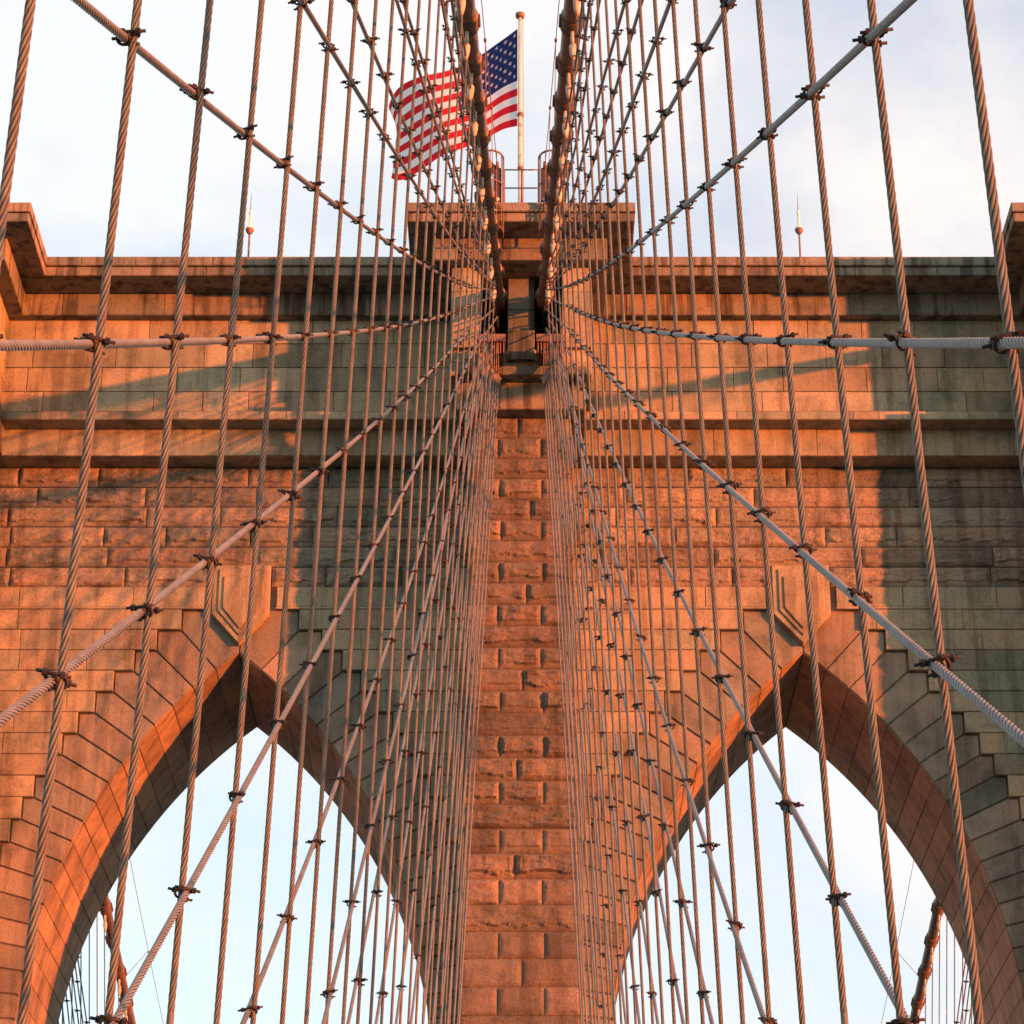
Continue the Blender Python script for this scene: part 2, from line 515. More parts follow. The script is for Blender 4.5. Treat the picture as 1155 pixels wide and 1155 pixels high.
def rad_hit(q):                   # radial line from q back to the intrados
    t = min(TAP, math.atan2(q[1]-Z0, q[0]+AC)); return arc(t)
YR = F+.085
for s_ in (-1, 1):
    c_ = s_*AX; mb = rings[s_]
    for d in (-1, 1):
        tr = lambda p: (c_+d*p[0], p[1])
        lim = s_*INX if d*s_ < 0 else s_*OUX
        def clipx(p):
            x = c_+d*p[0]
            if d*s_ < 0 and (x-lim)*s_ < 0: x = lim
            return (x, p[1])
        for i in range(len(zq)-1):
            q0, q1 = qs[i], qs[i+1]
            p0, p1 = rad_hit(q0), rad_hit(q1)
            if q1[1] > zq[-1]-.01:          # the topmost stone runs to the keystone
                q1 = (max(.9, outer(zq[-1])), zq[-1])
            pm = arc((math.atan2(q0[1]-Z0, q0[0]+AC)+math.atan2(q1[1]-Z0, q1[0]+AC))/2)
            poly = [p0, pm, p1, q1, (q0[0], q1[1]), q0]
            if i == len(zq)-2: poly = [p0, pm, arc(TAP), (0, 29.75), (.84, BAND0-.01), (q0[0], q1[1]), q0]
            a_ = (random.random(), random.random(), 0)
            poly_stone(mb, [clipx(p) for p in poly], YR, att=a_)
        for i in range(len(low)-1):
            zt, z = low[i], low[i+1]
            xs = sorted((clipx((AR-AC, 0))[0], clipx((RO-AC, 0))[0]))
            poly_stone(mb, [(xs[0], z), (xs[1], z), (xs[1], zt), (xs[0], zt)], YR)
        poly_stone(mb, [clipx(p) for p in ((AR-AC, Z0-.01), (AR-AC, Z0), rad_hit(qs[0]), qs[0], (RO-AC, low[0]), (RO-AC, low[0]-.01))], YR) if False else None
    fp = [(0, 29.445), (1.15, 30.42), (1.15, 30.75), (-1.15, 30.75), (-1.15, 30.42)]
    mb.add([(c_+p[0], F+.118, p[1]) for p in fp]+[(c_+p[0], F+.5, p[1]) for p in fp], [(0, 1, 2, 3, 4)]+[(i_, (i_+1) % 5, 5+(i_+1) % 5, 5+i_) for i_ in range(5)], (.4, .4, 0))
    o = mb.build('arch_ring', M['ring'], tower)
wall.build('ashlar_wall', M['ashlar'], tower)

# intrados (inside faces of the arches)
for s_ in (-1, 1):
    c_ = s_*AX; mb = MB()
    ts = [t_ for t_ in (math.atan2(q[1]-Z0, q[0]+AC) for q in qs) if t_ < TAP-.01]+[TAP]
    pts = [arc(t) for t in ts]
    pts = [(AR-AC, z) for z in low[::-1][:-1]]+pts
    for d in (-1, 1):
        for i in range(len(pts)-1):
            a, b = pts[i], pts[i+1]
            if b[1]-a[1] < .02: continue
            A = np.array((c_+d*a[0], 0, a[1])); B = np.array((c_+d*b[0], 0, b[1]))
            v = B-A; h = np.linalg.norm(v); v /= h
            n_ = np.array((-d*v[2], 0, d*v[0]))*1.0
            if n_[0]*d > 0: n_ = -n_
            br = [F+.085, F+2.35, F+4.1, BK] if i % 2 else [F+.085, F+1.5, F+3.3, BK]
            for y0, y1 in zip(br[:-1], br[1:]):
                w = y1-y0
                if d > 0: panel(mb, A+np.array((0, y1, 0)), (0, -1, 0), v, n_, w, h, 0, j=.008, ch=.014, dep=.02)
                else: panel(mb, A+np.array((0, y0, 0)), (0, 1, 0), v, n_, w, h, 0, j=.008, ch=.014, dep=.02)
            q = [A+np.array((0, F+.10, 0))-n_*.018, A+np.array((0, BK, 0))-n_*.018, B+np.array((0, BK, 0))-n_*.018, B+np.array((0, F+.10, 0))-n_*.018]
            mb.add(q if d < 0 else q[::-1], [(0, 1, 2, 3)], (.1, .3, 0))
    mb.build('intrados', M['soffit'], tower)

# keystones: nested pentagon panels
for s_ in (-1, 1):
    c_ = s_*AX; mb = MB()
    zt, zs_, zb = 31.99, 30.52, 29.62
    def pent(k, kz=0): return [(c_, zb+k*1.35), (c_+.80-k, zs_+k*.45), (c_+.80-k, zt-kz), (c_-.80+k, zt-kz), (c_-.80+k, zs_+k*.45)]
    ys = [F-.13, F-.18, F-.23]
    prev = None
    for i, (k, kz) in enumerate(((0, 0), (.17, .14), (.31, .38))):
        P_ = pent(k, kz); y = ys[i]; yb = F+.1 if i == 0 else ys[i-1]-.001+.002
        vs = [(p[0], yb, p[1]) for p in P_]+[(p[0], y+.02, p[1]) for p in P_]
        Pi = pent(k+.02, kz+.02); vs += [(p[0], y, p[1]) for p in Pi]
        fs = [(i_, (i_+1) % 5, 5+(i_+1) % 5, 5+i_) for i_ in range(5)]+[(5+i_, 5+(i_+1) % 5, 10+(i_+1) % 5, 10+i_) for i_ in range(5)]+[(10, 11, 12, 13, 14)]
        mb.add(vs, fs, (.35, .6, 0))
    mb.build('keystone', M['ashlar'], tower)

# --- string course, upper wall and cornice of the recessed walls
spans = [(-14.95, -1.7), (1.7, 14.95)]
def moulding(mb, x0, x1, yf, yb, z0, z1, lmin=2.2, lmax=3.8):
    mb.box(x0, x1, yf+.022, yb, z0, z1, (.45, .4, 0))
    row(mb, x0, x1, z0, z1-z0, yf, lmin, lmax)
def slope(mb, x0, x1, yf, yb, z0, z1):
    mb.add([(x0, yf, z0), (x1, yf, z0), (x1, yb, z1), (x0, yb, z1)], [(0, 1, 2, 3)], (.6, .3, 0))
for x0, x1 in spans:
    sc_ = MB(); up = MB(); cor = MB()
    moulding(sc_, x0, x1, 70.05, F+.6, 35.11, 35.95)
    moulding(sc_, x0, x1, 69.45, F+.6, 35.952, 36.22, 2.5, 4)
    slope(sc_, x0, x1, 69.46, 70.30, 36.22, 36.55)
    h3 = (39.62-36.5)/4
    for k in range(4):
        row(up, x0, x1, 36.5+k*h3, h3, 70.28, 1.3, 2.6)
    moulding(cor, x0, x1, 69.98, F+.6, 39.62, 40.34)
    moulding(cor, x0, x1, 68.95, F+.6, 40.342, 40.63, 2.4, 4)
    moulding(cor, x0, x1, 68.88, F+.6, 40.634, 40.93, 2.4, 4)
    sc_.build('string_course', M['ashlar'], tower)
    up.build('upper_wall', M['ashlar'], tower)
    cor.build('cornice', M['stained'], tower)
rf = MB(); rf.box(-18.9, 18.9, 69.2, BK+.4, 40.60, 40.90); rf.build('roof', M['mortar'], tower)

# --- buttresses: centre and the two outer ones
def buttress(cx, hw, name_mat):
    b = empty('buttress', (0, 0, 0), tower)
    sh = MB(); core_ = MB()
    k = 0; z = 35.10
    def w(z): return hw+.011*(34-z)
    core_.box(cx-hw+.02, cx+hw-.02, PS+.06, F+.3, 18, 35.09, (.3, .3, 0))
    core_.box(cx-w(0)+.06, cx+w(0)-.06, PS+.10, F+.3, -45, 18, (.3, .3, 0))
    while z > 9:
        h = hz(z); z -= h
        ww = w(z+h/2)
        rough = z > 20.2
        if k % 2 == 0: br = [cx-ww, cx+ww] if k % 4 else [cx-ww, cx+random.uniform(-.2, .5), cx+ww]
        else: br = [cx-ww, cx-.58+random.uniform(-.05, .05), cx+.57+random.uniform(-.05, .05), cx+ww]
        row(sh, 0, 0, z, h, PS, breaks=br, roughf=(lambda: random.choice([.07, .10, .13, .16])) if rough else (lambda: .02))
        for sg in (-1, 1):
            ybr = [PS+.02, PS+1.2+.6*(k % 2), F+.05]
            row(sh, 0, 0, z, h, cx+sg*ww, axis='y', sign=sg, breaks=ybr, roughf=(lambda: random.choice([.04, .08, .11])) if rough else (lambda: .02))
        k += 1
    core_.build('shaft_core', M['mortar'], b)
    sh.build('shaft', M['shaft'], b)
    # band and moulding
    g = MB()
    def ring3(x0, x1, yf, z0, z1, lmin=1.5):
        g.box(x0+.022, x1-.022, yf+.022, F+.2, z0, z1, (.45, .45, 0))
        row(g, x0, x1, z0, z1-z0, yf, lmin, lmin*2)
        for sg, x in ((-1, x0), (1, x1)):
            row(g, yf, F-.5, z0, z1-z0, x, 1.6, 2.6, axis='y', sign=sg)
    ring3(cx-hw-.40, cx+hw+.40, 67.2, 35.10, 35.93)
    ring3(cx-hw-.44, cx+hw+.44, 66.75, 35.932, 36.20)
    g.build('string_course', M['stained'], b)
    return b
cb = buttress(0, 1.37, 0)
ob = [buttress(s_*16.75, 1.72, 0) for s_ in (-1, 1)]

# upper bodies
def upper_block(b, x0, x1, yf, niches=False):
    u = MB()
    z0, z1 = 36.2, 39.64
    if not niches:
        u.box(x0+.02, x1-.02, yf+.02, F+.3, z0, z1, (.4, .4, 0))
        h = (z1-z0)/5
        for k in range(5):
            row(u, x0, x1, z0+k*h, h, yf, 1.2, 2.2)
            for sg, x in ((-1, x0), (1, x1)):
                row(u, yf, 70.4, z0+k*h, h, x, 1.2, 2.0, axis='y', sign=sg)
        u.build('upper_body', M['ashlar'], b)
    else:
        nz0 = 37.0
        u.box(x0+.02, x1-.02, yf+.02, F+.3, z0, nz0, (.4, .4, 0))            # below the cable openings
        u.box(x0+.02, -1.15, yf+.02, F+.3, nz0+.002, z1, (.4, .4, 0)); u.box(1.15, x1-.02, yf+.02, F+.3, nz0+.002, z1, (.4, .4, 0))
        u.box(-1.149, 1.149, F-.6, F+.3, nz0+.002, z1, (.2, .2, 0))           # back of the openings
        row(u, x0, x1, z0, .4, yf, 1.3, 1.8); row(u, x0, x1, z0+.4, .4, yf, 1.1, 1.8)
        for zz, h in ((37.0, 1.05), (38.05, .8), (38.85, .79)):
            dy = .14 if zz < 38 else 0
            row(u, x0, -1.13, zz, h, yf-dy, breaks=[x0, -1.13]); row(u, 1.13, x1, zz, h, yf-dy, breaks=[1.13, x1])
            if dy:
                u.box(x0+.02, -1.15, yf-dy+.02, yf+.02, zz+.01, zz+h-.01, (.4, .4, 0)); u.box(1.15, x1-.02, yf-dy+.02, yf+.02, zz+.01, zz+h-.01, (.4, .4, 0))
            for sg, x in ((-1, x0), (1, x1)):
                row(u, yf, 70.4, zz, h, x, 1.2, 2.0, axis='y', sign=sg)
        u.build('upper_body', M['ashlar'], b)
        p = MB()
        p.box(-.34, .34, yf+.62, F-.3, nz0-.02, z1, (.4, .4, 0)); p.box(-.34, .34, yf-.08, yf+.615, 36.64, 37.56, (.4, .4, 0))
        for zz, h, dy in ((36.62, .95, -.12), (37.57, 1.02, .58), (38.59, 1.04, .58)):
            panel(p, (-.37, yf+dy, zz), (1, 0, 0), (0, 0, 1), (0, -1, 0), .74, h, 0, j=.008, dep=.04, att=(.05, .1, 0))  # front stones toned dark, painting in the shade between the cable openings
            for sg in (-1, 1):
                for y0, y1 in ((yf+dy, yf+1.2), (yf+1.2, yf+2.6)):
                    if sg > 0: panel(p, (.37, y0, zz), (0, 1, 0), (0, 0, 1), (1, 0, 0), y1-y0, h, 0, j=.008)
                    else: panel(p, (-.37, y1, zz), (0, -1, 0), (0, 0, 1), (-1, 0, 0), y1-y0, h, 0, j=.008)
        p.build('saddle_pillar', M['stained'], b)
    # frieze and cornice
    c = MB()
    def blk(o, oz, z0, z1):
        a, d = x0-o, x1+o; y = yf-oz
        c.box(a+.022, d-.022, y+.022, F+.4, z0, z1, (.45, .45, 0))
        row(c, a, d, z0, z1-z0, y, 1.8, 2.8)
        for sg, x in ((-1, a), (1, d)): row(c, y, F-.4, z0, z1-z0, x, 1.6, 2.6, axis='y', sign=sg)
    blk(.46, .42, 39.632, 40.35)
    blk(1.19, 1.29, 40.352, 40.628)
    blk(1.23, 1.35, 40.638, 40.937)
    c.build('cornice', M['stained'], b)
upper_block(cb, -1.95, 1.95, 67.3, True)
upper_block(ob[0], -18.55, -14.85, 67.3)
upper_block(ob[1], 14.85, 18.55, 67.3)

# stay anchor shelves under the cable openings
for s_ in (-1, 1):
    a = MB()
    x0, x1 = sorted((s_*.42, s_*1.20))
    a.box(x0, x1, 66.22, 67.28, 36.80, 36.90)
    a.box(x0, x1, 66.22, 66.30, 36.68, 36.795)
    for k in range(9):
        x = x0+.05+(x1-x0-.1)*k/8
        a.box(x-.018, x+.018, 66.205, 66.218, 36.70, 36.78)
        a.box(x-.015, x+.015, 66.30, 67.2, 36.35, 36.795)
    a.build('anchor_shelf', M['iron'], cb)

# ------------------------------------------------------------------ net geometry
def netx(Z, taper=True):
    x = 2.17-.0325*Z
    if taper and Z > 31.5: x -= (Z-31.5)*.036
    return x
def cableZ(Y): d = 68-Y; return 38.85-.30*d+.0012*d*d
def cablex(Y): return netx(cableZ(Y))

def proj(p):
    X = p[0]-CAMX; zc = p[1]*math.cos(TH)+p[2]*math.sin(TH)
    if zc < .5: return (-9999, -9999, zc)
    return 592+FPX*X/zc, 577.5-FPX*(p[2]*math.cos(TH)-p[1]*math.sin(TH))/zc, zc
def inframe(p, mrg=60):
    x, y, zc = proj(p); return zc > 1 and -mrg < x < 1155+mrg and -mrg < y < 1155+mrg

def rope(P0, P1, r, pitch, lobes=6, fine=True, path=None, depth=.2, maxzc=26):
    """wire rope as a lobed section twisted along a line; finely sampled only where the strands can be seen"""
    P0, P1 = np.array(P0, float), np.array(P1, float)
    Lg = np.linalg.norm(P1-P0)
    pos = path if path else (lambda t: P0+(P1-P0)*t)
    ts = [0.0]; fine_step = pitch/36.0
    while ts[-1] < 1:
        t = ts[-1]; p = pos(t)
        x, y, zc = proj(p)
        vis = fine and zc < maxzc and zc > 1 and -25 < x < 1180 and -25 < y < 1180
        ts.append(min(1, t+(fine_step if vis else .22)/Lg))
    ts = np.array(ts); n = len(ts)
    Pp = np.array([pos(t) for t in ts])
    T = np.gradient(Pp, axis=0) if n > 2 else np.tile(P1-P0, (n, 1))
    T /= np.linalg.norm(T, axis=1)[:, None]
    ref = np.array((1., 0, 0))
    A = np.cross(T, ref); A /= np.linalg.norm(A, axis=1)[:, None]
    B = np.cross(T, A)
    k = lobes*6 if fine else 8
    ang = np.arange(k)*2*np.pi/k
    AN = np.tile(ang, (n, 1))
    if fine:
        st = np.concatenate([[1], np.linalg.norm(np.diff(Pp, axis=0), axis=1)])
        isf = st < fine_step*1.5
        ph = np.cumsum(np.where(isf, st, 0))*2*np.pi/pitch
        AN = AN+ph[:, None]
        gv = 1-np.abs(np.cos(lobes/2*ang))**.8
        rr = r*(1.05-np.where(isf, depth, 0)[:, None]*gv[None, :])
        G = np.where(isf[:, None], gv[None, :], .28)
    else: rr = np.full((n, k), r); G = np.full((n, k), .28)
    V = Pp[:, None, :]+rr[:, :, None]*(np.cos(AN)[:, :, None]*A[:, None, :]+np.sin(AN)[:, :, None]*B[:, None, :])
    V = V.reshape(-1, 3)
    i = np.arange(n-1)[:, None]*k; j = np.arange(k)[None, :]; j2 = (j+1) % k
    Fc = np.stack([i+j, i+j2, i+k+j2, i+k+j], axis=-1).reshape(-1, 4)
    rope.groove = G.reshape(-1)
    return V, Fc
def rope_obj(name, mat, V, Fc, parent=None):
    me = bpy.data.meshes.new(name)
    me.vertices.add(len(V)); me.vertices.foreach_set('co', V.ravel())
    me.loops.add(Fc.size); me.loops.foreach_set('vertex_index', Fc.ravel().astype(np.int32))
    me.polygons.add(len(Fc)); me.polygons.foreach_set('loop_start', np.arange(len(Fc))*4); me.polygons.foreach_set('loop_total', np.full(len(Fc), 4))
    me.update(calc_edges=True)
    me.polygons.foreach_set('use_smooth', np.ones(len(Fc), bool))
    ga = me.attributes.new('groove', 'FLOAT', 'POINT'); ga.data.foreach_set('value', rope.groove.astype(np.float32))
    me.materials.append(mat); me.validate()
    o = bpy.data.objects.new(name, me); C.objects.link(o)
    if parent: o.parent = parent
    return o

ORD = ['', 'first', 'second', 'third', 'fourth', 'fifth', 'sixth', 'seventh', 'eighth', 'ninth', 'tenth', 'eleventh', 'twelfth',
       'thirteenth', 'fourteenth', 'fifteenth', 'sixteenth', 'seventeenth', 'eighteenth', 'nineteenth', 'twentieth',
       'twenty-first', 'twenty-second', 'twenty-third', 'twenty-fourth', 'twenty-fifth', 'twenty-sixth', 'twenty-seventh']
SP = 2.29; Y0 = 11.75

# ---- main cables
def cable_frame(pf, Y):
    p = Vector(pf(Y)); q = Vector(pf(Y+.3)); t = (q-p).normalized()
    z = t; x = Vector((1, 0, 0)); x = (x-z*x.dot(z)).normalized(); y = z.cross(x)
    m_ = Matrix((x, y, z)).transposed().to_4x4(); m_.translation = p
    return m_
bm_ = MB()
R_ = .215
bm_.tube([(0, 0, -.36), (0, 0, -.34), (0, 0, -.33), (0, 0, .24), (0, 0, .25), (0, 0, .30)], [R_*.9, R_+.012, R_+.02, R_+.006, R_+.022, R_*.9], 28)
for s_ in (-1, 1):
    bm_.box(s_*R_-.05 if s_ > 0 else s_*R_-.05, s_*R_+.05, -.03, -.012, -.3, .22)
    bm_.box(s_*R_-.05, s_*R_+.05, .012, .03, -.3, .22)
    for k in range(4):
        z = -.24+k*.13
        bm_.tube([(s_*(R_+.028), -.07, z), (s_*(R_+.028), .07, z)], .014, 6)
        bm_.tube([(s_*(R_+.028), -.055, z), (s_*(R_+.028), -.03, z)], .026, 6, smooth=False)
        bm_.tube([(s_*(R_+.028), .03, z), (s_*(R_+.028), .055, z)], .026, 6, smooth=False)
band_me = None
def make_cable(pf, ya, yb, label, group, ys):
    global band_me
    t = empty('main_cable', pf(yb)); t.location = (0, 0, 0)
    tag(t, label, 'cable', group)
    mb = MB(); n = 60
    mb.tube([pf(ya+(yb-ya)*i/n) for i in range(n+1)], .192, 28)
    mb.build('wrapped_cable', M['cable'], t)
    for Y in ys:
        if band_me is None:
            o = bm_.build('cable_band', M['band'], t); band_me = o.data
        else:
            o = bpy.data.objects.new('cable_band', band_me); C.objects.link(o); o.parent = t
        o.matrix_local = cable_frame(pf, Y)
    return t
pfs = {s_: (lambda Y, s_=s_: (s_*cablex(Y), Y, cableZ(Y))) for s_ in (-1, 1)}
NS = list(range(-1, 24))
for s_ in (-1, 1):
    make_cable(pfs[s_], -8 if s_ else 0, 69.8, 'thick brown main cable with a band at each suspender, passing %s of the central pillar' % ('left' if s_ < 0 else 'right'),
               'main suspension cables', [Y0+SP*n for n in NS if n >= 8]+[67.0])
XO = 15.7; XD = 13.1
def outZ(Y):
    if Y < 74: d = max(0, 68-Y); return 38.9-.29*d+.0012*d*d if Y < 68 else 38.9
    d = Y-76.5; return 38.35-.30*d+.0008*d*d if d > 0 else 38.9-.2*(Y-74)
pfo = {s_: (lambda Y, s_=s_: (s_*XO, Y, outZ(Y))) for s_ in (-1, 1)}
for s_ in (-1, 1):
    side = 'left' if s_ < 0 else 'right'
    make_cable(pfo[s_], 76.7, 250, 'orange-lit main cable descending beyond the tower, seen through the %s arch' % side, 'main suspension cables',
               [78+SP*n for n in range(0, 60)])
    make_cable(pfo[s_], 5, 67.4, 'outer main cable running past the %s edge of the photo' % side, 'main suspension cables',
               [Y0+SP*n for n in range(10, 25)])

# ---- suspenders
sk = MB()          # suspender socket: fork, body and tapered neck, top at z=0
sk.tube([(0, 0, -.52), (0, 0, -.42), (0, 0, -.30), (0, 0, -.22), (0, 0, -.17)], [.026, .048, .062, .058, .03], 12)
for s_ in (-1, 1):
    sk.tube([(s_*.055, 0, -.24), (s_*.062, 0, -.12), (s_*.06, 0, .02)], [.024, .026, .03], 8)
sk.tube([(-.09, 0, -.01), (.09, 0, -.01)], .024, 8)
socket_me = None
def make_suspender(x_top, x_bot, Y, z_top, z_bot, label, group, fine):
    global socket_me
    P1 = Vector((x_top, Y, z_top)); P0 = Vector((x_bot, Y, z_bot))
    o = empty('suspender_rope'); tag(o, label, 'suspender', group)
    V, Fc = rope(P0, P1, .0212, .40, 6, fine, depth=.28, maxzc=42)
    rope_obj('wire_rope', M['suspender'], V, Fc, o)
    if socket_me is None:
        s = sk.build('socket', M['socket'], o); socket_me = s.data
    else:
        s = bpy.data.objects.new('socket', socket_me); C.objects.link(s); s.parent = o
    s.scale = (1.25, 1.25, 1.15); s.location = P1+Vector((0, 0, .42)); s.rotation_euler = (P1-P0).to_track_quat('Z', 'Y').to_euler()
    return o
for s_ in (-1, 1):
    side = 'left' if s_ < 0 else 'right'
    for i, n in enumerate(NS):
        Y = Y0+SP*n; zc_t = cableZ(Y)
        zt = zc_t-.75
        make_suspender(s_*(netx(zc_t)), s_*(2.17+.0325*1.72), Y, zt, -1.72,
                       'twisted brown suspender rope, %s upright from the %s edge of the photo' % (ORD[i+1], side),
                       'suspender ropes of the two inner cables', n <= 9)
for s_ in (-1, 1):
    side = 'left' if s_ < 0 else 'right'
    for i in range(26):
        Y = 78+SP*i
        make_suspender(s_*XO, s_*XD, Y, outZ(Y)-.75, -7, 'thin suspender rope hanging beyond the tower behind the %s arch, %s behind the masonry' % (side, ORD[i+1]),
                       'suspender ropes beyond the tower', False)

# ---- stays with their clamps
def clamp_mesh(slope, name='clamp'):
    """two U-bolts with nuts and a saddle block; suspender along z, stay direction in the YZ plane"""
    c = MB(); d = Vector((0, 1, slope)).normalized(); e = Vector((0, -d.z, d.y))
    def ubolt(cx, ax_, sgn, off, la, lb):
        P = lambda x, a: tuple(Vector((cx+sgn*x, 0, 0))+ax_*a+off)
        pts = [P(la, .031)]+[P(.031*math.cos(math.pi/2+math.pi*k/8), .031*math.sin(math.pi/2+math.pi*k/8)) for k in range(9)]+[P(lb, -.031)]
        c.tube(pts, .0088, 6)
        for ln, a in ((la, .031), (lb, -.031)):
            c.tube([P(ln-.052, a), P(ln-.028, a)], .0185, 6, smooth=False)
    ubolt(-.022, Vector((0, 1, 0)), 1, Vector((0, 0, .020)), .120, .085)
    ubolt(.022, e, -1, d*-.018, .120, .085)
    c.tube([(0, -.034, .012), (0, 0, 0), (0, .034, -.012)], [.02, .026, .02], 8)
    return c

SY = 67.3
rU = [(38.9, .5758, .00044), (38.95, .5390, .00031), (38.95, .5251, .00052), (38.95, .4786, .0001), (38.95, .4392, -.0006)] + \
     [(38.9, 1/r-.030, -.0006) for r in (2.45, 2.565, 2.68, 2.80, 2.93)]
rL = {-1: [(38.75, .6049, .000435), (38.35, .6285, .000422), (38.05, .6639, .000378), (37.7, .7537, .00138), (37.3, .7598, .00031)],
      1: [(38.75, .6071, .000477), (38.35, .6251, .000387), (38.05, .6801, .00068), (37.7, .7446, .00114), (37.3, .7598, .00031)]}
lands = [18.7, 23.3, 27.9, 32.4, 37.0, 41.6, 46.2, 50.7, 55.3, 59.9]
def add_stay(s_, kind, idx, label, group):
    o = empty('stay_rope'); tag(o, label, 'stay', group)
    if kind == 'B':
        xi = 1.12-.056*idx
        top = np.array((s_*xi, 66.32, 36.72)); bot = np.array((s_*2.226, lands[idx], -1.72))
        so_ = Vector(tuple(top))
        # straight rod down to the socket, then the rope
        dz = .45+.09*idx
        jn = np.array((s_*xi, 66.28, 36.72-dz))
        path = lambda t: bot+(jn-bot)*t
        V, Fc = rope(bot, jn, .0225, .085, 6, False, path=path)
        rope_obj('wire_rope', M['stay'], V, Fc, o)
        h = MB(); h.tube([tuple(top), tuple(jn)], .015, 6)
        dirv = (jn-bot)/np.linalg.norm(jn-bot)
        h.build('anchor_rod', M['iron'], o)
        h = MB(); h.tube([tuple(jn+dirv*.16), tuple(jn+dirv*.14), tuple(jn-dirv*.02), tuple(jn-dirv*.2)], [.03, .062, .058, .028], 10)
        h.tube([tuple(jn+dirv*.1+np.array((-.09, 0, 0))), tuple(jn+dirv*.1+np.array((.09, 0, 0)))], .022, 8)
        h.build('socket', M['iron'], o)
        slope = (jn[2]-bot[2])/(jn[1]-bot[1])
        zf = lambda Y: bot[2]+slope*(Y-bot[1]); yb = bot[1]; ylim = 64
        xf = lambda Y: s_*(bot[0]*s_+(xi-bot[0]*s_)*(Y-bot[1])/(jn[1]-bot[1]))
    else:
        a_, b_, c_ = (rU if kind == 'U' else rL[s_])[idx]
        zf = lambda Y: a_+b_*(Y-SY)+c_*(Y-SY)**2
        slope = b_; yb = 66.0 if c_ == 0 else 66.0
        slope = b_+2*c_*(30-SY)
        while zf(yb) > -1.72 and yb > -90: yb -= .05
        offx = (.036 if (idx % 2 == 0) else -.036)*(1 if kind == 'L' else -1)
        if kind == 'L' and idx == 0: offx = -.036
        def path(t):
            Y = yb+(69.6-yb)*t; Z = zf(Y) if Y < SY else zf(SY)+.18*(Y-SY)
            x = netx(Z)
            if Z > 31.5: x -= (Z-31.5)*.0
            return np.array((s_*x+offx, Y, Z))
        V, Fc = rope(path(0), path(1), .0225, .40, 6, True, path=path, depth=.36, maxzc=40)
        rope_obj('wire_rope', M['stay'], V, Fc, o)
        xf = None; ylim = 56
    me = None
    for n in NS:
        Y = Y0+SP*n
        if Y < yb+.5 or Y > ylim or n > 20: continue
        Z = zf(Y); x = s_*netx(Z)
        if kind == 'B' and Z > 27: continue
        if Z > cableZ(Y)-1.2: continue
        if not inframe((x, Y, Z), 70): continue
        mx = x+(offx/2 if kind != 'B' else 0)
        if me is None:
            flip = -1 if (kind != 'B' and offx > 0) else 1
            cm = clamp_mesh(slope)
            k = cm.build('clamp', M['clamp'], o); me = k.data
        else:
            k = bpy.data.objects.new('clamp', me); C.objects.link(k); k.parent = o
        k.location = (mx, Y, Z)
        sc = random.uniform(.92, 1.08)
        k.scale = (sc*(1 if (idx % 2) else -1), sc, sc)
        k.rotation_euler = (random.uniform(-.15, .15), random.uniform(-.2, .2), random.uniform(-.5, .5))
    return o
for s_ in (-1, 1):
    side = 'left' if s_ < 0 else 'right'
    for i in range(len(rU)):
        add_stay(s_, 'U', i, 'clamped diagonal stay rope on the %s, %s of those rising above the level stay' % (side, ORD[i+1]), 'diagonal stay ropes')
    for i in range(5):
        lab = 'clamped stay rope on the %s that runs almost level across the tower' % side if i == 0 else \
              'clamped diagonal stay rope on the %s, %s of those falling below the level stay' % (side, ORD[i])
        add_stay(s_, 'L', i, lab, 'diagonal stay ropes')
    for i in range(len(lands)):
        add_stay(s_, 'B', i, 'steep stay rope hung from the %s anchor shelf, %s from the outside' % (side, ORD[i+1]), 'steep stay ropes from the anchor shelves')

# stays beyond the tower and in front of it on the outer right cable
def plain_stay(P0, P1, label, group, ys=()):
    o = empty('stay_rope'); tag(o, label, 'stay', group)
    V, Fc = rope(P0, P1, .0235, .08, 6, False); rope_obj('wire_rope', M['stay'], V, Fc, o)
    P0 = Vector(P0); P1 = Vector(P1); me = None
    for Y in ys:
        t = (Y-P0.y)/(P1.y-P0.y)
        if not 0 < t < 1: continue
        p = P0.lerp(P1, t)
        if not inframe(p, 20): continue
        if me is None:
            k = clamp_mesh((P1.z-P0.z)/(P1.y-P0.y)).build('clamp', M['clamp'], o); me = k.data
        else:
            k = bpy.data.objects.new('clamp', me); C.objects.link(k); k.parent = o
        k.location = p; k.scale = (1.2, 1.2, 1.2)
for s_ in (-1, 1):
    side = 'left' if s_ < 0 else 'right'
    for i in range(13):
        plain_stay((s_*(XD+.03), 84+4.58*i, -7), (s_*(XO+.03), 76.8, 37.6), 'far diagonal stay rope behind the %s arch beyond the tower, %s from the masonry' % (side, ORD[i+1]),
                   'stay ropes beyond the tower', [78+SP*k for k in range(18)])

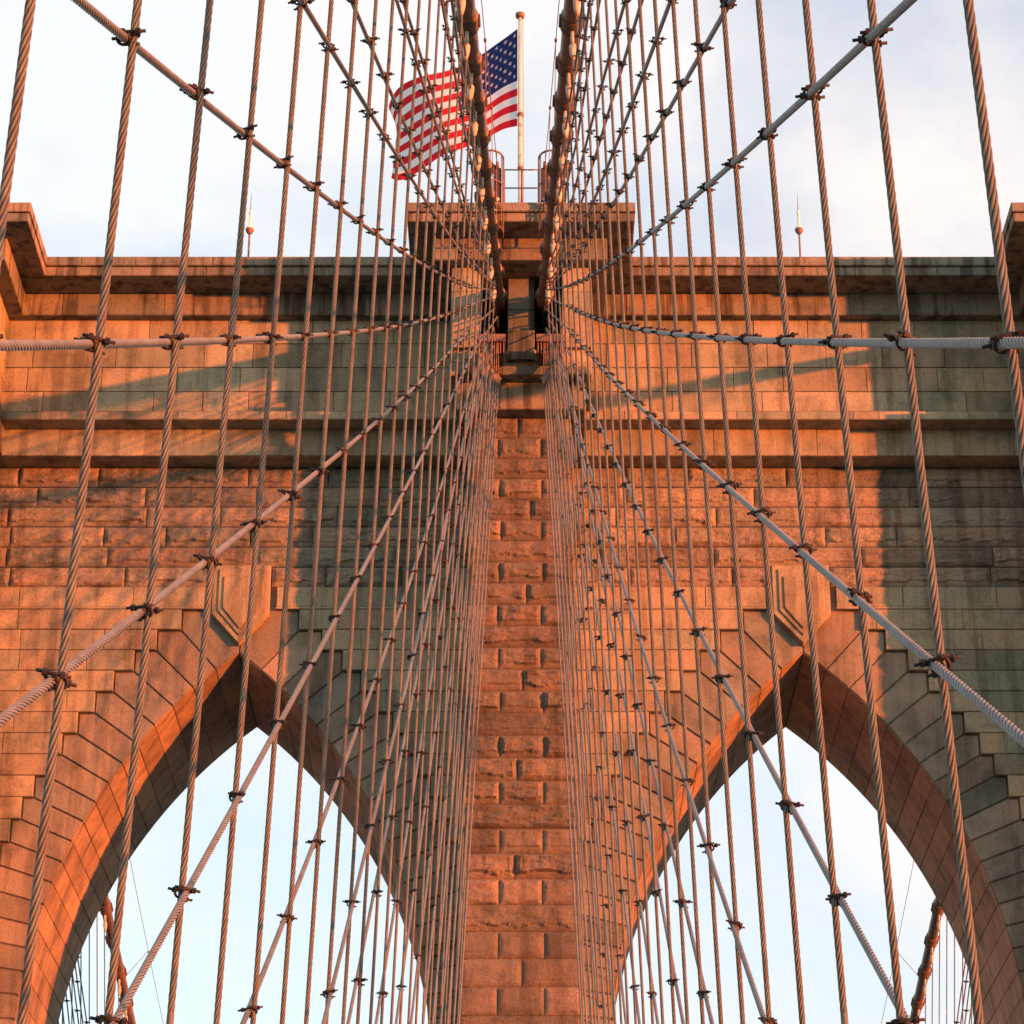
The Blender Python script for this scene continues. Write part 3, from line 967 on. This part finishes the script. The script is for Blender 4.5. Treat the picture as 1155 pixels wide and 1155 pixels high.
# ------------------------------------------------------------------ hand ropes beside the main cables
def handrope(fn, ya, yb, posts, label):
    o = empty('hand_rope'); tag(o, label, 'hand rope', 'hand ropes beside the main cables')
    m_ = MB(); n = 24
    m_.tube([fn(ya+(yb-ya)*i/n, 0) for i in range(n+1)], .011, 6)
    m_.build('wire', M['iron'], o)
    for Y in posts:
        a, b = Vector(fn(Y, 0)), Vector(fn(Y, 1))
        p = MB(); p.tube([a+Vector((0, 0, .06)), b], .012, 6)
        p.tube([a+Vector((0, -.5, -.1)), a], .008, 5) if False else None
        p.tube([a+Vector((0, -.09, -.03)), a+Vector((0, .09, .03))], .035, 8)
        p.build('stanchion', M['iron'], o)
for s_ in (-1, 1):
    side = 'left' if s_ < 0 else 'right'
    fn = lambda Y, k, s_=s_: (s_*(.66+.0185*(65.9-Y)), Y, 42.0-.30*(65.9-Y)+.0012*(65.9-Y)**2) if k == 0 else (s_*(cablex(Y)-.1), Y, cableZ(Y)+.15)
    handrope(fn, 20, 65.9, [24, 35, 46, 55.5, 60.5], 'thin hand rope running down beside the %s main cable from the tower top' % side)
    fo = lambda Y, k, s_=s_: (s_*(XO-1.0), Y, outZ(Y)+1.1) if k == 0 else (s_*(XO-.15), Y, outZ(Y)+.1)
    handrope(fo, 78, 200, [84, 96, 106, 118, 130, 145, 160], 'thin hand rope beyond the tower beside the cable in the %s arch' % side)

# ------------------------------------------------------------------ tower top: railing, ladder cages, cabinets
TZ = 40.93
def pipe(m_, a, b, r=.022): m_.tube([a, b], r, 8)
t = empty('railing'); tag(t, 'rusty pipe guard rail on the tower top in front of the flagpole', 'railing')
m_ = MB()
for z in (TZ+.62, TZ+1.22): pipe(m_, (-.45, 66.2, z), (.47, 66.2, z))
m_.build('rail', M['iron'], t)
for x in (-.47, .02, .49):
    m_ = MB(); pipe(m_, (x, 66.2, TZ-.0), (x, 66.2, TZ+1.24), .026); m_.build('post', M['iron'], t)
for s_ in (-1, 1):
    side = 'left' if s_ < 0 else 'right'
    t = empty('ladder_cage'); tag(t, 'hooped iron ladder cage on the tower top, %s of the flagpole' % side, 'ladder cage', 'ladder cages')
    cx = s_*.86
    for z in (TZ-.9, TZ-.2, TZ+.55, TZ+1.50):
        m_ = MB(); pts = []
        for k in range(13):
            w = math.pi*k/12
            pts.append((cx+.36*math.cos(w), 66.05-.42*math.sin(w), z))
        m_.tube([(cx+.36, 66.5, z)]+pts+[(cx-.36, 66.5, z)], .03 if z > TZ+1 else .018, 6); m_.build('hoop', M['iron'], t)
    for k in range(7):
        w = math.pi*k/6
        m_ = MB(); x, y = cx+.36*math.cos(w), 66.05-.42*math.sin(w)
        m_.tube([(x, y, TZ-.9), (x, y, TZ+1.50)], .014 if 0 < k < 6 else .03, 6); m_.build('bar', M['iron'], t)
    m_ = MB()
    for k in range(9):
        z = TZ-.85+k*.27
        m_.tube([(cx-.2, 66.12, z), (cx+.2, 66.12, z)], .012, 6)
    m_.build('rungs', M['iron'], t)
    t = empty('counterweight_box'); tag(t, 'tall dark plate holding the end of the %s hand rope' % side, 'bracket', 'hand rope brackets')
    x = s_*.66
    m_ = MB(); a_, b_ = sorted((x-.11, x+.11))
    zt = TZ+1.2
    pr = [(a_, TZ+.02), (b_, TZ+.02), (b_, zt-(.16 if s_ < 0 else 0)), (a_, zt-(0 if s_ < 0 else .16))]
    m_.add([(p[0], 65.86, p[1]) for p in pr]+[(p[0], 65.98, p[1]) for p in pr],
           [(0, 1, 2, 3), (7, 6, 5, 4), (0, 4, 5, 1), (1, 5, 6, 2), (2, 6, 7, 3), (3, 7, 4, 0)])
    m_.build('plate', M['dark'], t)
    m_ = MB(); m_.tube([(x, 65.85, zt-.14), (x, 65.8, zt+.02), (x, 65.9, zt+.1)], [.05, .045, .02], 8); m_.build('shackle', M['iron'], t)
    t = empty('lamp_bracket'); tag(t, 'cluster of pale fittings hung on the cornice below the %s ladder cage' % side, 'fitting', 'cornice fittings')
    m_ = MB(); xx = s_*.78
    m_.tube([(xx, 65.78, TZ-.05), (xx, 65.78, TZ-.75)], .03, 8)
    m_.build('pipe', M['iron'], t)
    m_ = MB()
    for q in range(3):
        m_.tube([(xx-s_*.02-.09, 65.72, TZ-.2-q*.2), (xx-s_*.02+.1, 65.72, TZ-.2-q*.2)], .035, 8)
    m_.tube([(xx-s_*.16, 65.72, TZ-.02), (xx-s_*.02, 65.72, TZ-.12)], [.05, .07], 10)
    m_.build('insulator', M['socket'], t)

# beacon masts on the walls
for s_, x in ((-1, -8.02), (1, 8.2)):
    side = 'left' if s_ < 0 else 'right'
    t = empty('beacon_mast'); tag(t, 'small beacon mast with round white lantern on the %s parapet' % side, 'beacon mast', 'beacon masts')
    m_ = MB(); m_.tube([(x, 70.4, TZ), (x, 70.4, 42.66)], .03, 8); m_.build('pole', M['iron'], t)
    m_ = MB(); m_.tube([(x, 70.4, 42.56), (x, 70.4, 42.63), (x, 70.4, 42.72), (x, 70.4, 42.76)], [.02, .08, .13, .125], 16); m_.build('lamp_base', M['iron'], t)
    m_ = MB(); m_.tube([(x, 70.4, 42.74), (x, 70.4, 42.80), (x, 70.4, 42.87), (x, 70.4, 42.92), (x, 70.4, 43.28), (x, 70.4, 43.30), (x, 70.4, 43.4)],
                       [.125, .11, .07, .04, .035, .05, .045], 16); m_.build('lantern', M['white'], t)
    m_ = MB(); m_.tube([(x, 70.4, 43.38), (x, 70.4, 44.0)], [.016, .005], 6); m_.build('rod', M['iron'], t)

# ------------------------------------------------------------------ flagpole and flag
PY = 73.7
t = empty('flagpole', (0, 0, 0)); tag(t, 'pale weathered flagpole rising behind the tower top', 'flagpole')
m_ = MB(); PX = -.02
m_.tube([(PX, PY, 40.8), (PX, PY, 44), (PX-.02, PY, 48), (PX-.03, PY, 52.7)], [.095, .088, .078, .055], 16); m_.build('pole', M['pole'], t)
for z in (45.4, 46.9, 48.9):
    m_ = MB(); m_.tube([(PX-.01, PY, z), (PX-.01, PY, z+.12)], .10, 16); m_.build('collar', M['iron'], t)
m_ = MB(); m_.tube([(PX-.03, PY, 52.66), (PX-.03, PY, 52.7), (PX-.03, PY, 52.82), (PX-.03, PY, 52.86)], [.06, .14, .15, .07], 16); m_.build('cap', M['iron'], t)
m_ = MB(); m_.tube([(PX+.10, PY-.03, 42), (PX+.06, PY-.03, 52.6)], .008, 5); m_.build('halyard', M['iron'], t)

HZ = 3.72
FU = [0, .12, .28, .40, .55, .72, .86, .94, 1.0]
FT = [(-.13, 52.25), (-.62, 51.80), (-1.28, 51.26), (-1.85, 50.93), (-2.55, 50.62), (-3.28, 50.32), (-3.82, 49.98), (-4.06, 49.62), (-4.16, 49.30)]
FB = [(-.13, 48.55), (-.62, 48.42), (-1.24, 48.00), (-1.85, 47.66), (-2.50, 47.38), (-3.12, 46.98), (-3.62, 46.66), (-3.92, 46.55), (-4.12, 46.60)]
def crv(T, u, k):
    us = FU; i = min(len(us)-2, max(0, sum(1 for q in us if q <= u)-1))
    t = (u-us[i])/(us[i+1]-us[i])
    p = [T[max(0, min(len(T)-1, i+q))][k] for q in (-1, 0, 1, 2)]
    return .5*(2*p[1]+(-p[0]+p[2])*t+(2*p[0]-5*p[1]+4*p[2]-p[3])*t*t+(-p[0]+3*p[1]-3*p[2]+p[3])*t**3)
def flagpt(u, v):
    """u 0..1 along the fly, v 0..1 from the top down"""
    xt, zt = crv(FT, u, 0), crv(FT, u, 1); xb, zb = crv(FB, u, 0), crv(FB, u, 1)
    x = xt+(xb-xt)*v; z = zt+(zb-zt)*v
    y = PY-.05+1.3*u + .24*math.sin(u*7.5+v*1.2)*min(1, u*4) + .10*math.sin(u*15+v*4)*u
    z += .07*math.sin(u*9.5+v*3.0+.5)*min(1, u*2)
    x += .05*math.sin(v*9+u*5)*u
    if u > .88: x += .22*math.sin(v*math.pi)*((u-.88)/.12)**2
    k = y/PY; x *= k; z *= k
    return (x, y, z)
flag = empty('flag'); tag(flag, 'american flag with red and white stripes and starred blue canton flying left of the pole', 'flag')
NU = 78; NV = 52
grid = [[flagpt(i/NU, j/NV) for i in range(NU+1)] for j in range(NV+1)]
def sub(name, test, mat):
    m_ = MB(); idx = {}
    vs = []; fs = []
    for j in range(NV):
        for i in range(NU):
            if test(i, j):
                f_ = []
                for (jj, ii) in ((j, i), (j, i+1), (j+1, i+1), (j+1, i)):
                    if (jj, ii) not in idx: idx[(jj, ii)] = len(vs); vs.append(grid[jj][ii])
                    f_.append(idx[(jj, ii)])
                fs.append(tuple(f_))
    m_.add(vs, fs, smooth=True); return m_.build(name, mat, flag)
inc = lambda i, j: i < NU*.4 and j < NV*7/13
sub('canton', inc, M['fblue'])
sub('red_stripes', lambda i, j: not inc(i, j) and (j//4) % 2 == 0, M['fred'])
sub('white_stripes', lambda i, j: not inc(i, j) and (j//4) % 2 == 1, M['fwhite'])
m_ = MB()
for rr in range(9):
    for cc in range(11):
        if (rr+cc) % 2: continue
        u0 = .4*(cc+1)/12; v0 = 7/13*(rr+1)/10
        vs = []
        for k in range(10):
            rad = (.0205 if k % 2 == 0 else .0082)
            w = math.pi*k/5
            p = flagpt(u0+rad*math.sin(w)*HZ/4.9*1.0, v0-rad*math.cos(w)*1.25)
            vs.append(p)
        for dy in (-.010,):
            c_ = flagpt(u0, v0)
            m_.add([(p[0], p[1]+dy, p[2]) for p in vs]+[(c_[0], c_[1]+dy, c_[2])], [(k, (k+1) % 10, 10) for k in range(10)])
m_.build('stars', M['fwhite'], flag)
